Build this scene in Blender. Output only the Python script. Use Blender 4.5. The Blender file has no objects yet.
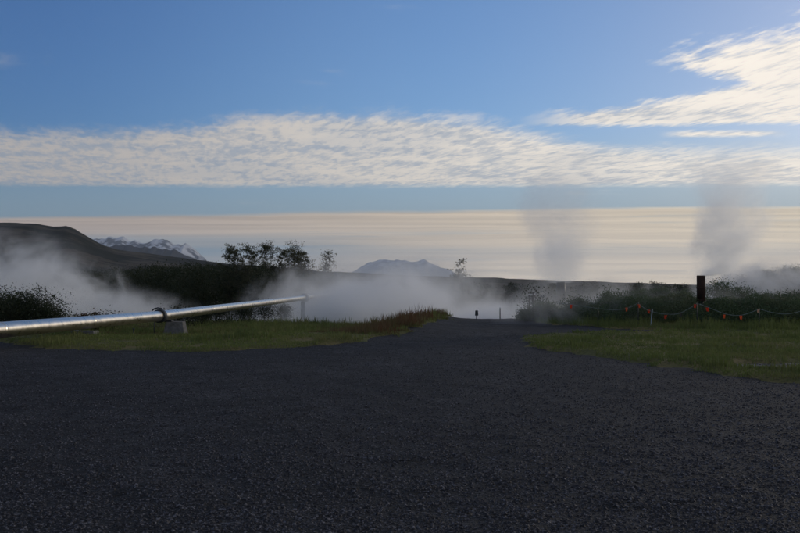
import bpy, math, random
import numpy as np
from mathutils import Vector, Matrix
random.seed(7); RNG = np.random.default_rng(7)
R = math.radians
scene = bpy.context.scene
COL = scene.collection
EYE = 1.7; F = 900.0; HZ = 286.0

def at(px, py, d):                       # a point of the place from where it is seen, at distance d
    return Vector(((px-400)/F*d, d, EYE-(py-HZ)/F*d))

# ------------------------------------------------------------------ noise
def vnoise(x, y, seed=0):
    xi = np.floor(x).astype(np.int64); yi = np.floor(y).astype(np.int64)
    fx = x-xi; fy = y-yi; fx = fx*fx*(3-2*fx); fy = fy*fy*(3-2*fy)
    def h(a, b):
        n = (a*374761393 + b*668265263 + seed*974711) & 0x7fffffff
        n = ((n ^ (n >> 13))*1274126177) & 0x7fffffff
        return ((n ^ (n >> 16)) & 0xffff)/65535.0
    return (h(xi, yi)*(1-fx)+h(xi+1, yi)*fx)*(1-fy)+(h(xi, yi+1)*(1-fx)+h(xi+1, yi+1)*fx)*fy
def fbm(x, y, o=4, seed=0):
    x = np.asarray(x, float); y = np.asarray(y, float)
    s = 0; a = .5; t = 0
    for i in range(o):
        s = s + a*(vnoise(x, y, seed+i*17)*2-1); t += a; a *= .5; x = x*2.03+3.1; y = y*2.03+7.7
    return s/t
def sstep(a, b, x):
    t = np.clip((x-a)/(b-a), 0, 1); return t*t*(3-2*t)

# ------------------------------------------------------------------ terrain
SIL = [(-420, 262), (-250, 236), (-100, 222), (0, 220), (35, 222), (55, 227), (66, 226), (76, 230), (97, 243), (115, 250), (150, 254), (195, 259),
       (230, 263), (330, 271), (400, 275), (450, 277), (520, 280), (560, 281), (640, 283), (675, 284.5), (715, 286), (800, 284), (1100, 276), (1400, 282)]
SU = np.array([(p-400)/F for p, _ in SIL]); ST = np.array([(HZ-q)/F for _, q in SIL])
def base_h(x, y):
    x = np.asarray(x, float); y = np.asarray(y, float)
    # flat yard, then the bank behind it falls to the hot spring valley
    lx = sstep(1.5, -3, x); rx = sstep(6.8, 11, x)
    hc = -4.5*sstep(46.5, 76, y)
    hl = -0.55*sstep(31, 41, y) - 1.05*sstep(42, 88, y) - 3.2*sstep(86, 118, y)
    hr = 0.25*sstep(36, 42, y) - 4.5*sstep(80, 140, y) - .3*sstep(45, 60, y)
    h = hc*(1-lx)*(1-rx)+hl*lx+hr*rx
    # bank with weeds along the left edge of the road
    h = h + 0.22*np.exp(-((x-(0.2+(y-33)*.13))/1.3)**2)*sstep(29, 36, y)*sstep(52, 44, y)
    # knoll on the right
    h = h + (.8*sstep(24, 31, x)+2.5*sstep(29, 42, x)+3*sstep(45, 90, x))*sstep(56, 88, y)*sstep(170, 105, y)*1.0 
    # far moor and the dark hill
    yy = np.maximum(y, 1.0)
    T = np.interp(np.clip(x/yy, -1.1, 1.1), SU, ST)
    r = sstep(260, 1500, yy)
    wob = fbm(x/160, y/160, 4, 3)*5.0*sstep(300, 900, yy)*(0.35+T*18)*(1-sstep(1350, 1500, yy)*.8)
    far = (T*np.minimum(yy, 1500)+EYE+4.5)
    wob = wob + fbm(x/110, y/260, 3, 14)*7*sstep(700, 1200, yy)+fbm(x/26, y/420, 4, 15)*5*sstep(900, 1300, yy)*sstep(.03, .05, T)
    wob = wob + fbm(x/150, y/210, 5, 16)*T*230*sstep(500, 1000, yy)
    h = h + r*far*(1-sstep(1600, 3200, yy)*1.0) + wob*.5 - 20*sstep(1700, 3500, yy)
    h = h - 6*sstep(60, 400, -y)*0
    return h
CHK = [(-60, -60), (60, -60), (60, -6), (20, 2), (12, 8), (8.1, 14.6), (7.2, 16.1), (6.25, 17.6), (5.45, 19.6), (4.3, 23.2), (3.7, 26), (3.8, 28.6), (4.7, 31.2),
       (7.4, 33), (11.2, 34.0), (11.4, 34.9), (8.4, 36.4), (6.8, 40), (6.45, 45), (6.5, 55), (7, 75), (1, 75), (2, 55), (2.6, 45), (1.5, 38.3), (0, 31.2), (-2, 25.9),
       (-5.07, 23.2), (-9, 24.2), (-12.4, 27.8), (-20, 30), (-60, 34)]
def chaikin(P, n):
    for _ in range(n):
        Q = []
        for i in range(len(P)):
            a = P[i]; b = P[(i+1) % len(P)]
            Q += [(a[0]*.75+b[0]*.25, a[1]*.75+b[1]*.25), (a[0]*.25+b[0]*.75, a[1]*.25+b[1]*.75)]
        P = Q
    return P
YARD = np.array(chaikin(CHK, 2))
PATCH = np.array(chaikin([(6.9, 19.1), (7.6, 18.2), (9.5, 17.9), (14, 17.2), (16, 18.2), (12, 19.7), (9.4, 20.4), (7.6, 20.1)], 2))
def sdist(P, x, y):                      # signed distance to a polygon, positive inside
    x = np.asarray(x, float); y = np.asarray(y, float)
    d = np.full(x.shape, 1e18); ins = np.zeros(x.shape, bool)
    n = len(P)
    for i in range(n):
        ax, ay = P[i]; bx, by = P[(i+1) % n]
        ex, ey = bx-ax, by-ay; wx, wy = x-ax, y-ay
        t = np.clip((wx*ex+wy*ey)/(ex*ex+ey*ey+1e-12), 0, 1)
        d = np.minimum(d, (wx-ex*t)**2+(wy-ey*t)**2)
        c = ((ay > y) != (by > y)) & (x < (bx-ax)*(y-ay)/((by-ay) if by != ay else 1e-12)+ax)
        ins ^= c
    return np.where(ins, np.sqrt(d), -np.sqrt(d))
def gravel_sd(x, y):
    w = fbm(np.asarray(x)*1.3, np.asarray(y)*.9, 4, 9)*.8
    return np.maximum(sdist(YARD, x, y), sdist(PATCH, x, y))+w
def ground_h(x, y):
    x = np.asarray(x, float); y = np.asarray(y, float)
    h = base_h(x, y)
    near = (y < 110) & (y > -80) & (np.abs(x) < 80)
    sd = np.full(x.shape, -9.0)
    if near.any(): sd[near] = gravel_sd(x[near], y[near])
    turf = .035+.05*(fbm(x*.35, y*.35, 3, 5)+.3)+.18*fbm(x*.12, y*.12, 2, 6)*sstep(-1, -5, sd)
    k = sstep(-.3, .25, sd)
    return h+turf*(1-k)-.09*k
def gh(x, y): return float(ground_h(np.array([x]), np.array([y]))[0])

# ------------------------------------------------------------------ mesh and tag helpers
def mesh_np(name, V, Fs, mat, smooth=False, parent=None):
    V = np.asarray(V, np.float32); Fs = np.asarray(Fs, np.int32)
    me = bpy.data.meshes.new(name); n, k = Fs.shape
    me.vertices.add(len(V)); me.vertices.foreach_set('co', V.ravel())
    me.loops.add(n*k); me.loops.foreach_set('vertex_index', Fs.ravel())
    me.polygons.add(n); me.polygons.foreach_set('loop_start', np.arange(0, n*k, k, dtype=np.int32))
    me.polygons.foreach_set('loop_total', np.full(n, k, np.int32))
    me.polygons.foreach_set('use_smooth', np.full(n, smooth, bool))
    me.update(calc_edges=True); me.validate()
    me.materials.append(mat)
    o = bpy.data.objects.new(name, me); COL.objects.link(o)
    if parent: o.parent = parent
    return o
def tag(o, label=None, cat=None, group=None, kind=None):
    if label: o['label'] = label
    if cat: o['category'] = cat
    if group: o['group'] = group
    if kind: o['kind'] = kind
    return o
def empty(name, loc, rz=0):
    o = bpy.data.objects.new(name, None); COL.objects.link(o)
    o.location = loc; o.rotation_euler.z = rz; o.empty_display_size = .2
    return o
class MB:
    def __init__(s): s.v = []; s.f = []; s.n = 0
    def add(s, v, f):
        b = len(s.v); s.v += [tuple(p) for p in v]; s.f += [tuple(i+b for i in q) for q in f]; return s
    def tube(s, pts, rad, seg=10, cap=True):
        pts = [Vector(p) for p in pts]; n = len(pts)
        if not hasattr(rad, '__len__'): rad = [rad]*n
        V = []; Fc = []; up = None
        for i, p in enumerate(pts):
            t = (pts[min(i+1, n-1)]-pts[max(i-1, 0)]).normalized()
            if up is None:
                up = Vector((0, 0, 1)) if abs(t.z) < .9 else Vector((1, 0, 0))
            a = t.cross(up).normalized(); b = a.cross(t).normalized(); up = b
            for k in range(seg):
                an = 2*math.pi*k/seg; V.append(p+(a*math.cos(an)+b*math.sin(an))*rad[i])
        for i in range(n-1):
            for k in range(seg):
                Fc.append((i*seg+k, i*seg+(k+1) % seg, (i+1)*seg+(k+1) % seg, (i+1)*seg+k))
        if cap:
            Fc.append(tuple(range(seg-1, -1, -1))); Fc.append(tuple((n-1)*seg+k for k in range(seg)))
        return s.add(V, Fc)
    def box(s, c, d, taper=1.0, rz=0):
        c = Vector(c); V = []
        for z in (-1, 1):
            k = taper if z > 0 else 1
            for x, y in ((-1, -1), (1, -1), (1, 1), (-1, 1)):
                p = Vector((x*d[0]/2*k, y*d[1]/2*k, z*d[2]/2)); p.rotate(Matrix.Rotation(rz, 3, 'Z')); V.append(c+p)
        return s.add(V, [(3, 2, 1, 0), (4, 5, 6, 7), (0, 1, 5, 4), (1, 2, 6, 5), (2, 3, 7, 6), (3, 0, 4, 7)])
    def build(s, name, mat, parent=None, smooth=False, bevel=0):
        me = bpy.data.meshes.new(name); me.from_pydata([tuple(p) for p in s.v], [], s.f); me.update()
        me.materials.append(mat)
        if smooth:
            for p in me.polygons: p.use_smooth = len(p.vertices) == 4
        o = bpy.data.objects.new(name, me); COL.objects.link(o)
        if parent: o.parent = parent
        if bevel:
            m = o.modifiers.new('bevel', 'BEVEL'); m.width = bevel; m.segments = 2
        return o

# ------------------------------------------------------------------ node helpers
class NT:
    def __init__(s, tree): s.t = tree; s.N = tree.nodes; s.L = tree.links
    def node(s, t, **kw):
        n = s.N.new(t)
        for k, v in kw.items(): setattr(n, k, v)
        return n
    def put(s, sock, v):
        if v is None: return
        if hasattr(v, 'is_output') or isinstance(v, bpy.types.NodeSocket): s.L.new(v, sock)
        else: sock.default_value = v
    def m(s, op, a, b=None, c=None, clamp=False):
        n = s.node('ShaderNodeMath', operation=op); n.use_clamp = clamp
        for i, v in enumerate((a, b, c)): s.put(n.inputs[i], v)
        return n.outputs[0]
    def ss(s, x, a, b):
        n = s.node('ShaderNodeMapRange', interpolation_type='SMOOTHSTEP'); s.put(n.inputs[0], x); s.put(n.inputs[1], a); s.put(n.inputs[2], b)
        return n.outputs[0]
    def lerp(s, x, a, b, va, vb):
        n = s.node('ShaderNodeMapRange'); s.put(n.inputs[0], x)
        for i, v in enumerate((a, b, va, vb)): s.put(n.inputs[i+1], v)
        return n.outputs[0]
    def vec(s, x, y, z):
        n = s.node('ShaderNodeCombineXYZ')
        for i, v in enumerate((x, y, z)): s.put(n.inputs[i], v)
        return n.outputs[0]
    def noise(s, vec, scale, detail=4, rough=.55, dist=0, out=0):
        n = s.node('ShaderNodeTexNoise'); s.put(n.inputs['Vector'], vec)
        n.inputs['Scale'].default_value = scale; n.inputs['Detail'].default_value = detail
        n.inputs['Roughness'].default_value = rough; n.inputs['Distortion'].default_value = dist
        return n.outputs[out]
    def mix(s, f, a, b, mode='MIX'):
        n = s.node('ShaderNodeMix', data_type='RGBA', blend_type=mode); n.clamp_factor = True
        s.put(n.inputs[0], f)
        for i, v in ((6, a), (7, b)):
            if isinstance(v, (tuple, list)): v = tuple(v)+((1,) if len(v) == 3 else ())
            s.put(n.inputs[i], v)
        return n.outputs[2]
    def curve(s, x, pts, lo, hi):        # piecewise linear x in lo..hi
        n = s.node('ShaderNodeFloatCurve'); c = n.mapping.curves[0]
        xs = s.m('DIVIDE', s.m('SUBTRACT', x, lo), hi-lo)
        P = [((a-lo)/(hi-lo), b) for a, b in pts]
        while len(c.points) < len(P): c.points.new(.5, .5)
        for q, p in zip(c.points, P): q.location = p; q.handle_type = 'AUTO'
        n.mapping.update(); s.put(n.inputs['Value'], xs)
        return n.outputs[0]
def newmat(name):
    m = bpy.data.materials.new(name); m.use_nodes = True; m.node_tree.nodes.clear()
    t = NT(m.node_tree); return m, t, t.node('ShaderNodeOutputMaterial')
def pbr(name, cols, scale=6, rough=.8, metal=0, bump=0, bscale=30, detail=5, spec=.3, coord='Object', stretch=None, transl=0):
    m, t, out = newmat(name)
    tc = t.node('ShaderNodeTexCoord').outputs[coord]
    if stretch:
        mp = t.node('ShaderNodeMapping'); t.L.new(tc, mp.inputs[0]); mp.inputs['Scale'].default_value = stretch; tc = mp.outputs[0]
    n = t.noise(tc, scale, detail, .6)
    r = t.node('ShaderNodeValToRGB'); t.L.new(n, r.inputs[0]); e = r.color_ramp.elements
    pos = np.linspace(.32, .68, len(cols))
    while len(e) < len(cols): e.new(.5)
    for q, p, c in zip(e, pos, cols): q.position = p; q.color = tuple(c)+(1,)
    b = t.node('ShaderNodeBsdfPrincipled'); t.L.new(r.outputs[0], b.inputs['Base Color'])
    b.inputs['Metallic'].default_value = metal; b.inputs['Specular IOR Level'].default_value = spec
    t.put(b.inputs['Roughness'], t.lerp(n, .3, .7, rough-.06, min(1, rough+.08)))
    if bump:
        bp = t.node('ShaderNodeBump'); bp.inputs['Strength'].default_value = bump
        t.L.new(t.noise(tc, bscale, 4), bp.inputs['Height']); t.L.new(bp.outputs[0], b.inputs['Normal'])
    if transl:
        tr = t.node('ShaderNodeBsdfTranslucent'); t.L.new(r.outputs[0], tr.inputs[0])
        mx = t.node('ShaderNodeMixShader'); mx.inputs[0].default_value = transl
        t.L.new(b.outputs[0], mx.inputs[1]); t.L.new(tr.outputs[0], mx.inputs[2]); t.L.new(mx.outputs[0], out.inputs[0])
    else: t.L.new(b.outputs[0], out.inputs[0])
    return m

M = {}
M['concrete'] = pbr('concrete', [(.09, .09, .088), (.14, .137, .13), (.19, .187, .18)], 5, .9, bump=.3)
M['rust'] = pbr('dark_rusty_steel', [(.022, .013, .01), (.045, .022, .015), (.03, .018, .014)], 7, .75, .3, bump=.3, stretch=(1, 1, .25))
M['darkmetal'] = pbr('dark_painted_steel', [(.02, .025, .03), (.035, .04, .045)], 8, .5, .2)
M['whitemetal'] = pbr('white_painted_steel', [(.5, .5, .5), (.7, .7, .68)], 8, .5)
M['palestake'] = pbr('pale_plastic', [(.35, .42, .5), (.45, .52, .6)], 10, .5)
M['rope'] = pbr('pale_rope', [(.2, .25, .24), (.3, .35, .34)], 40, .8)
M['flag'] = pbr('orange_fabric', [(.85, .16, .05), (.95, .26, .08)], 20, .6, transl=.5)
M['flagred'] = pbr('red_orange_fabric', [(.65, .09, .04), (.85, .14, .05)], 20, .6, transl=.5)
M['flagpale'] = pbr('faded_fabric', [(.7, .45, .28), (.85, .6, .4)], 20, .6, transl=.4)
M['wood'] = pbr('weathered_wood', [(.05, .045, .04), (.1, .09, .08)], 9, .85, stretch=(1, 1, .15))
M['bark'] = pbr('bark', [(.03, .025, .02), (.07, .06, .05)], 8, .9)
M['leafdark'] = pbr('dark_leaves', [(.018, .026, .014), (.03, .042, .018), (.04, .042, .02)], .9, .7, transl=.25)
M['leafbirch'] = pbr('birch_leaves', [(.05, .06, .03), (.075, .08, .04), (.1, .09, .05)], .7, .6, transl=.3)
M['leafred'] = pbr('autumn_leaves', [(.11, .03, .015), (.08, .05, .02), (.05, .05, .02)], 1.2, .7, transl=.25)
M['willow'] = pbr('undergrowth_leaves', [(.05, .08, .04), (.08, .12, .055), (.12, .13, .07)], .35, .75, transl=.25)
M['grass'] = pbr('short_grass', [(.095, .125, .035), (.15, .18, .05), (.2, .19, .075)], .25, .8, coord='Object', transl=.2)
M['drygrass'] = pbr('dry_tall_grass', [(.1, .08, .035), (.15, .1, .05), (.08, .085, .03)], .8, .8, transl=.25)
M['redweed'] = pbr('brown_red_seedheads', [(.1, .04, .02), (.15, .08, .035)], 1.5, .85, transl=.2)

def ground_mat():
    m, t, out = newmat('moor_and_turf')
    co = t.node('ShaderNodeTexCoord').outputs['Object']
    sp = t.node('ShaderNodeSeparateXYZ'); t.L.new(co, sp.inputs[0])
    far = t.ss(sp.outputs[1], 90, 260)
    n1 = t.noise(co, .35, 6, .65); n2 = t.noise(co, 9, 5, .7); n3 = t.noise(co, .012, 7, .62)
    a = t.mix(t.ss(n1, .38, .62), (.1, .11, .045), (.16, .14, .065))
    a = t.mix(t.ss(n2, .45, .75), a, (.035, .04, .016))
    b = t.mix(t.ss(n3, .44, .56), (.03, .033, .026), (.085, .075, .06))
    b = t.mix(t.ss(t.noise(co, .08, 5, .7), .5, .7), b, (.02, .02, .018))
    c = t.mix(far, a, b)
    bs = t.node('ShaderNodeBsdfPrincipled'); t.L.new(c, bs.inputs['Base Color']); bs.inputs['Roughness'].default_value = .95
    bs.inputs['Specular IOR Level'].default_value = .1
    bp = t.node('ShaderNodeBump'); bp.inputs['Strength'].default_value = .6; bp.inputs['Distance'].default_value = .05
    t.L.new(n2, bp.inputs['Height']); t.L.new(bp.outputs[0], bs.inputs['Normal'])
    t.L.new(bs.outputs[0], out.inputs[0]); return m
def gravel_mat(name, dark, pale, k=1):
    m, t, out = newmat(name)
    co = t.node('ShaderNodeTexCoord').outputs['Object']
    def vor(sc, feat='F1'):
        v = t.node('ShaderNodeTexVoronoi', feature=feat); t.L.new(co, v.inputs['Vector']); v.inputs['Scale'].default_value = sc; return v
    v1 = vor(42); v2 = vor(85)
    big = t.noise(co, .45, 5, .6)
    sepc = t.node('ShaderNodeSeparateColor'); t.L.new(v1.outputs['Color'], sepc.inputs[0])
    c = t.mix(t.m('POWER', sepc.outputs[0], 2.2), dark, pale)
    c = t.mix(t.ss(big, .35, .7), c, t.mix(.45, c, tuple(x*.55 for x in dark)))
    c = t.mix(t.ss(v1.outputs['Distance'], .45, .85), c, tuple(x*.35 for x in dark))  # gaps between stones painted near black, standing in for crevice shade
    mid = t.noise(co, 11, 6, .75); rut = t.noise(co, 1.6, 5, .65, 1.0)
    c = t.mix(t.ss(t.noise(co, .35, 5, .7, 1.5), .42, .6), t.mix(1.0, c, (.7, .7, .7), 'MULTIPLY'), t.mix(t.ss(rut, .42, .6), c, t.mix(1.0, c, (1.9, 1.9, 1.95), 'MULTIPLY')))
    c = t.mix(t.m('MULTIPLY', t.ss(mid, .42, .62), .75), c, tuple(x*.3 for x in dark))
    hgt = t.m('ADD', t.m('MULTIPLY', mid, -1.6), t.m('ADD', t.m('MULTIPLY', t.m('SUBTRACT', 1, v1.outputs['Distance']), .7), t.m('MULTIPLY', t.m('SUBTRACT', 1, v2.outputs['Distance']), .35)))
    bs = t.node('ShaderNodeBsdfPrincipled'); t.L.new(c, bs.inputs['Base Color']); bs.inputs['Roughness'].default_value = .8
    bs.inputs['Specular IOR Level'].default_value = .25
    bp = t.node('ShaderNodeBump'); bp.inputs['Strength'].default_value = .9; bp.inputs['Distance'].default_value = .02
    t.L.new(hgt, bp.inputs['Height']); t.L.new(bp.outputs[0], bs.inputs['Normal'])
    t.L.new(bs.outputs[0], out.inputs[0]); return m
M['ground'] = ground_mat()
M['gravel'] = gravel_mat('dark_lava_gravel', (.01, .0105, .0125), (.068, .07, .08))
M['stone'] = pbr('lava_pebbles', [(.01, .01, .012), (.02, .02, .025), (.045, .046, .056), (.15, .15, .17)], 38, .75, spec=.3, detail=1)
M['palegravel'] = pbr('pale_gravel', [(.1, .1, .1), (.2, .2, .195)], 6, .85, bump=.5, bscale=40)
M['aluminium'] = pbr('aluminium_cladding', [(.6, .55, .47), (.7, .65, .57)], 3, .3, 1.0)

# ------------------------------------------------------------------ ground sheets
def grid(xs, ys, hf):
    X, Y = np.meshgrid(xs, ys); Z = hf(X.ravel(), Y.ravel())
    V = np.stack([X.ravel(), Y.ravel(), Z], 1); nx = len(xs); ny = len(ys)
    i = (np.arange(ny-1)[:, None]*nx+np.arange(nx-1)[None, :]).ravel()
    return V, np.stack([i, i+1, i+1+nx, i+nx], 1)
ty = np.linspace(-math.asinh(300/30), math.asinh(36000/30), 820); tx = np.linspace(-math.asinh(30000/30), math.asinh(30000/30), 900)
V, Fc = grid(30*np.sinh(tx), 30*np.sinh(ty), ground_h)
tag(mesh_np('ground', V, Fc, M['ground'], True), kind='structure')
def sheet(name, x0, x1, y0, y1, st, poly, mat, dz):
    xs = np.arange(x0, x1, st); ys = np.arange(y0, y1, st)
    def hf(x, y): return base_h(x, y)+.025*fbm(x*.5, y*.5, 3, 21)+.03*fbm(x*2.2, y*2.2, 4, 22)+dz
    V, Fc = grid(xs, ys, hf)
    c = V[Fc].mean(1); k = sdist(poly, c[:, 0], c[:, 1])+fbm(c[:, 0]*1.3, c[:, 1]*.9, 4, 9)*.8 > -.45
    Fc = Fc[k]; u, inv = np.unique(Fc, return_inverse=True)
    return mesh_np(name, V[u], inv.reshape(-1, 4), mat, True)
yard = sheet('gravel_yard', -60, 60, -59, 76, .15, YARD, M['gravel'], -.02)
tag(yard, kind='structure')
tag(sheet('bare_path', 6, 17, 16.6, 21.4, .1, PATCH, M['palegravel'], -.03), kind='structure')

# loose stones lying on the yard, in view
def pebbles(n, d0, d1, s0, s1, seed):
    g = np.random.default_rng(seed)
    d = d0*(d1/d0)**g.random(n); u = g.uniform(-.95, .95, n); x = u*d; y = d
    k = gravel_sd(x, y) > .05; x = x[k]; y = y[k]; n = len(x)
    z = base_h(x, y)+.025*fbm(x*.5, y*.5, 3, 21)+.03*fbm(x*2.2, y*2.2, 4, 22)-.02
    b = np.array([(1, 0, 0), (.3, .95, 0), (-.8, .6, 0), (-.8, -.6, 0), (.3, -.95, 0), (.45, .2, .75), (-.4, -.1, .85), (.1, -.5, .7)])
    s = s0*(s1/s0)**(g.random(n)**2)
    a = g.uniform(0, 6.28, n); P = b[None]*(1+g.uniform(-.3, .3, (n, 8, 3)))
    P = P*np.stack([s, s*g.uniform(.6, 1, n), s*g.uniform(.4, .8, n)], 1)[:, None]
    ca, sa = np.cos(a)[:, None], np.sin(a)[:, None]
    X = P[..., 0]*ca-P[..., 1]*sa+x[:, None]; Y = P[..., 0]*sa+P[..., 1]*ca+y[:, None]; Z = P[..., 2]+z[:, None]-.002
    V = np.stack([X, Y, Z], -1).reshape(-1, 3)
    f = np.array([(0, 1, 5), (1, 2, 5), (2, 6, 5), (2, 3, 6), (3, 4, 6), (4, 7, 6), (4, 0, 7), (0, 5, 7), (5, 6, 7)])
    return V, (f[None]+8*np.arange(n)[:, None, None]).reshape(-1, 3)
V1, F1 = pebbles(360000, 4.6, 34, .009, .026, 1)
V2, F2 = pebbles(2800, 5.5, 45, .02, .038, 2)
tag(mesh_np('loose_gravel', np.concatenate([V1, V2]), np.concatenate([F1, F2+len(V1)]), M['stone']),
    'loose dark grey lava stones scattered over the gravel yard', 'gravel', kind='stuff')

# ------------------------------------------------------------------ grass
def blades(x, y, z, h, w, g, lean=.5):
    n = len(x); a = g.uniform(0, 6.28, n); dx = np.cos(a)*w/2; dy = np.sin(a)*w/2
    b = g.uniform(0, 6.28, n); lx = np.cos(b)*h*lean*g.random(n); ly = np.sin(b)*h*lean*g.random(n)
    z = z-.01
    P = np.stack([np.stack([x-dx, y-dy, z], 1), np.stack([x+dx, y+dy, z], 1),
                  np.stack([x+dx*.7+lx*.4, y+dy*.7+ly*.4, z+h*.55], 1), np.stack([x-dx*.7+lx*.4, y-dy*.7+ly*.4, z+h*.55], 1),
                  np.stack([x+lx, y+ly, z+h], 1)], 1).reshape(-1, 3)
    i = 5*np.arange(n)[:, None]
    T = np.concatenate([i+np.array([[0, 1, 2]]), i+np.array([[0, 2, 3]]), i+np.array([[3, 2, 4]])])
    return P, T
def scatter(n, d0, d1, u0, u1, g, cond):
    d = d0*(d1/d0)**g.random(n); x = g.uniform(u0, u1, n)*d; y = d
    k = cond(x, y); return x[k], y[k]
g = np.random.default_rng(11)
def lawn(x, y):
    sd = gravel_sd(x, y)
    return ((sd < -.02) | ((sd < .35) & (vnoise(x*3.3, y*3.3, 91) > .8))) & (fbm(x*.7, y*.7, 3, 44) > -.42) & ((y < 48) | (np.abs(x-4) > 4))
x, y = scatter(480000, 13, 75, -.85, .85, g, lawn)
hh = (.03+.055*g.random(len(x)))*(1+1.1*np.clip(fbm(x*.35, y*.35, 3, 33), -.6, 1))*(1+1.2*sstep(34, 42, y))*(1+1.6*sstep(.72, .85, vnoise(x*2.1, y*1.4, 92)))
P, T = blades(x, y, ground_h(x, y), hh, .008+.0008*y, g)
tag(mesh_np('grass', P, T, M['grass']), 'short green grass on both sides of the gravel yard', 'grass', kind='stuff')
# rough tall grass and weeds along the road bank and the slope edge
def tall(name, n, box, cond, h0, h1, mat, label, seed, w=.02, tp=None):
    g = np.random.default_rng(seed)
    x = g.uniform(box[0], box[1], n); y = g.uniform(box[2], box[3], n)
    k = cond(x, y); x = x[k]; y = y[k]
    cl = np.clip(fbm(x*1.1, y*1.1, 3, seed)*1.4+.6, .25, 1.4)
    P, T = blades(x, y, ground_h(x, y), g.uniform(h0, h1, len(x))*cl*(tp(x, y) if tp else 1), w, g, .45)
    return tag(mesh_np(name, P, T, mat), label, 'grass', kind='stuff')
def near_edge(a, b): return lambda x, y: (lambda s: (s < a) & (s > b))(gravel_sd(x, y))
tall('tall_grass', 60000, (-6, 3.2, 29, 52), lambda x, y: near_edge(-.1, -3.0)(x, y) & (y > 30.5-x*.2) & (x > -3.6) & (x < 3.2) & (g.random(len(x)) < sstep(-3.8, .8, x)), .15, .5, M['drygrass'], 'tall dry grass and weeds along the left edge of the road', 51, tp=lambda x, y: sstep(52, 43, y)*.9+.1)
tall('weed_patch', 9000, (-5, 3.2, 30, 48), lambda x, y: near_edge(-.2, -1.6)(x, y) & (fbm(x*.8, y*.8, 2, 77) > .1) & (y > 31), .3, .62, M['redweed'], 'reddish brown seeding weeds on the bank left of the road', 52, .03, tp=lambda x, y: sstep(50, 40, y)*.85+.15)
tall('rough_grass', 90000, (5.5, 32, 34, 62), lambda x, y: (gravel_sd(x, y) < -.15), .12, .42, M['grass'], 'rough longer grass around the bushes right of the road', 53, .03)
tall('slope_grass', 50000, (-24, -1, 33, 62), lambda x, y: (gravel_sd(x, y) < -.3), .05, .15, M['drygrass'], 'brownish uneven grass on the slope under the pipe', 54, .03)

tall('grass_tufts', 60000, (-22, 22, 15, 42), lambda x, y: (gravel_sd(x, y) < .12) & (vnoise(x*1.7, y*1.3, 93) > .74) & (np.abs(x/y) < .6), .06, .2, M['grass'], 'scattered tufts of longer grass in the turf beside the gravel', 56, .018)
# ------------------------------------------------------------------ foliage
def leafquads(C, S, g):
    n = len(C); a = g.normal(size=(n, 3)); a /= np.linalg.norm(a, axis=1)[:, None]
    b = g.normal(size=(n, 3)); b -= a*(a*b).sum(1)[:, None]; b /= np.linalg.norm(b, axis=1)[:, None]
    S = np.asarray(S)[:, None]; a = a*S; b = b*S*.6
    V = np.stack([C-a, C-b*.8, C+a, C+b], 1).reshape(-1, 3)
    return V, np.arange(4*n).reshape(-1, 4)
def plant(name, loc, h, w, nleaf, leaf, mat, seed, trunk_r=.05, form='tree', base=.3, nb=14, stems=1, rz=0):
    """trunk with limbs, and a crown of leaf clumps at the limb ends"""
    g = np.random.default_rng(seed); mb = MB(); tips = []
    for s in range(stems):
        off = g.normal(size=2)*w*.12*(stems > 1); lean = g.normal(size=2)*(.025 if form == 'tree' else .06)*h*(1+(stems > 1)*1.5)
        P = [Vector((off[0]+lean[0]*t**1.3+g.normal()*.012*h*t, off[1]+lean[1]*t**1.3+g.normal()*.012*h*t, h*.96*t*(1 if s == 0 else g.uniform(.75, 1)))) for t in np.linspace(0, 1, 7)]
        P[0].z = -.15
        mb.tube(P, [trunk_r*(1-.85*t) for t in np.linspace(0, 1, 7)], 6)
        for k in range(nb):
            t = base+(1-base)*(k+g.random())/nb; t = min(t, .98); i = min(5, int(t*6)); q = P[i].lerp(P[i+1], t*6-i)
            prof = {'tree': math.sin(math.pi*min(1, (1-t)/(1-base)*.75+.2))**.8, 'bush': math.sqrt(max(.05, 1-t*t)), 'column': .6+.4*math.sin(t*3)}[form]
            L = w*.5*prof*g.uniform(.6, 1.1); an = k*2.4+g.uniform(-.5, .5)
            e = q+Vector((math.cos(an)*L, math.sin(an)*L, L*g.uniform(.25, .9)))
            mid = q.lerp(e, .5)+Vector((0, 0, -L*.06))
            mb.tube([q, mid, e], [trunk_r*.3, trunk_r*.2, trunk_r*.06], 4, False)
            for f in (.45, .7, .9, 1.0): tips.append(q.lerp(e, f)+Vector(g.normal(size=3)*L*.09))
            for _ in range(2):
                e2 = mid+Vector(g.normal(size=3)*L*.35); e2.z = max(e2.z, .05); mb.tube([mid, e2], [trunk_r*.15, trunk_r*.05], 3, False); tips.append(e2)
        tips.append(P[-1])
    tips = np.array([tuple(t) for t in tips]); wts = g.random(len(tips))**1.5+.1; wts /= wts.sum()
    idx = g.choice(len(tips), nleaf, p=wts); cs = w*.085*(.5+g.random(len(tips)))[idx]
    C = tips[idx]+g.normal(size=(nleaf, 3))*cs[:, None]*np.array([1, 1, .75])
    C[:, 2] = np.maximum(C[:, 2], .03)
    V, Fq = leafquads(C, leaf*(.6+.8*g.random(nleaf)), g)
    root = empty(name, loc, rz)
    mb.build('trunk' if form != 'bush' else 'stems', M['bark'], root, True)
    mesh_np('crown' if form != 'bush' else 'foliage', V, Fq, mat, False, root)
    return root
def copy_tree(root, loc, rz, sc=1.0):
    r = root.copy(); COL.objects.link(r); r.location = loc; r.rotation_euler.z = rz; r.scale = (sc, sc, sc)
    for ch in list(root.children):
        c = ch.copy(); COL.objects.link(c); c.parent = r
    return r
def gp(px, d): x = (px-400)/F*d; return Vector((x, d, gh(x, d)))

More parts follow.
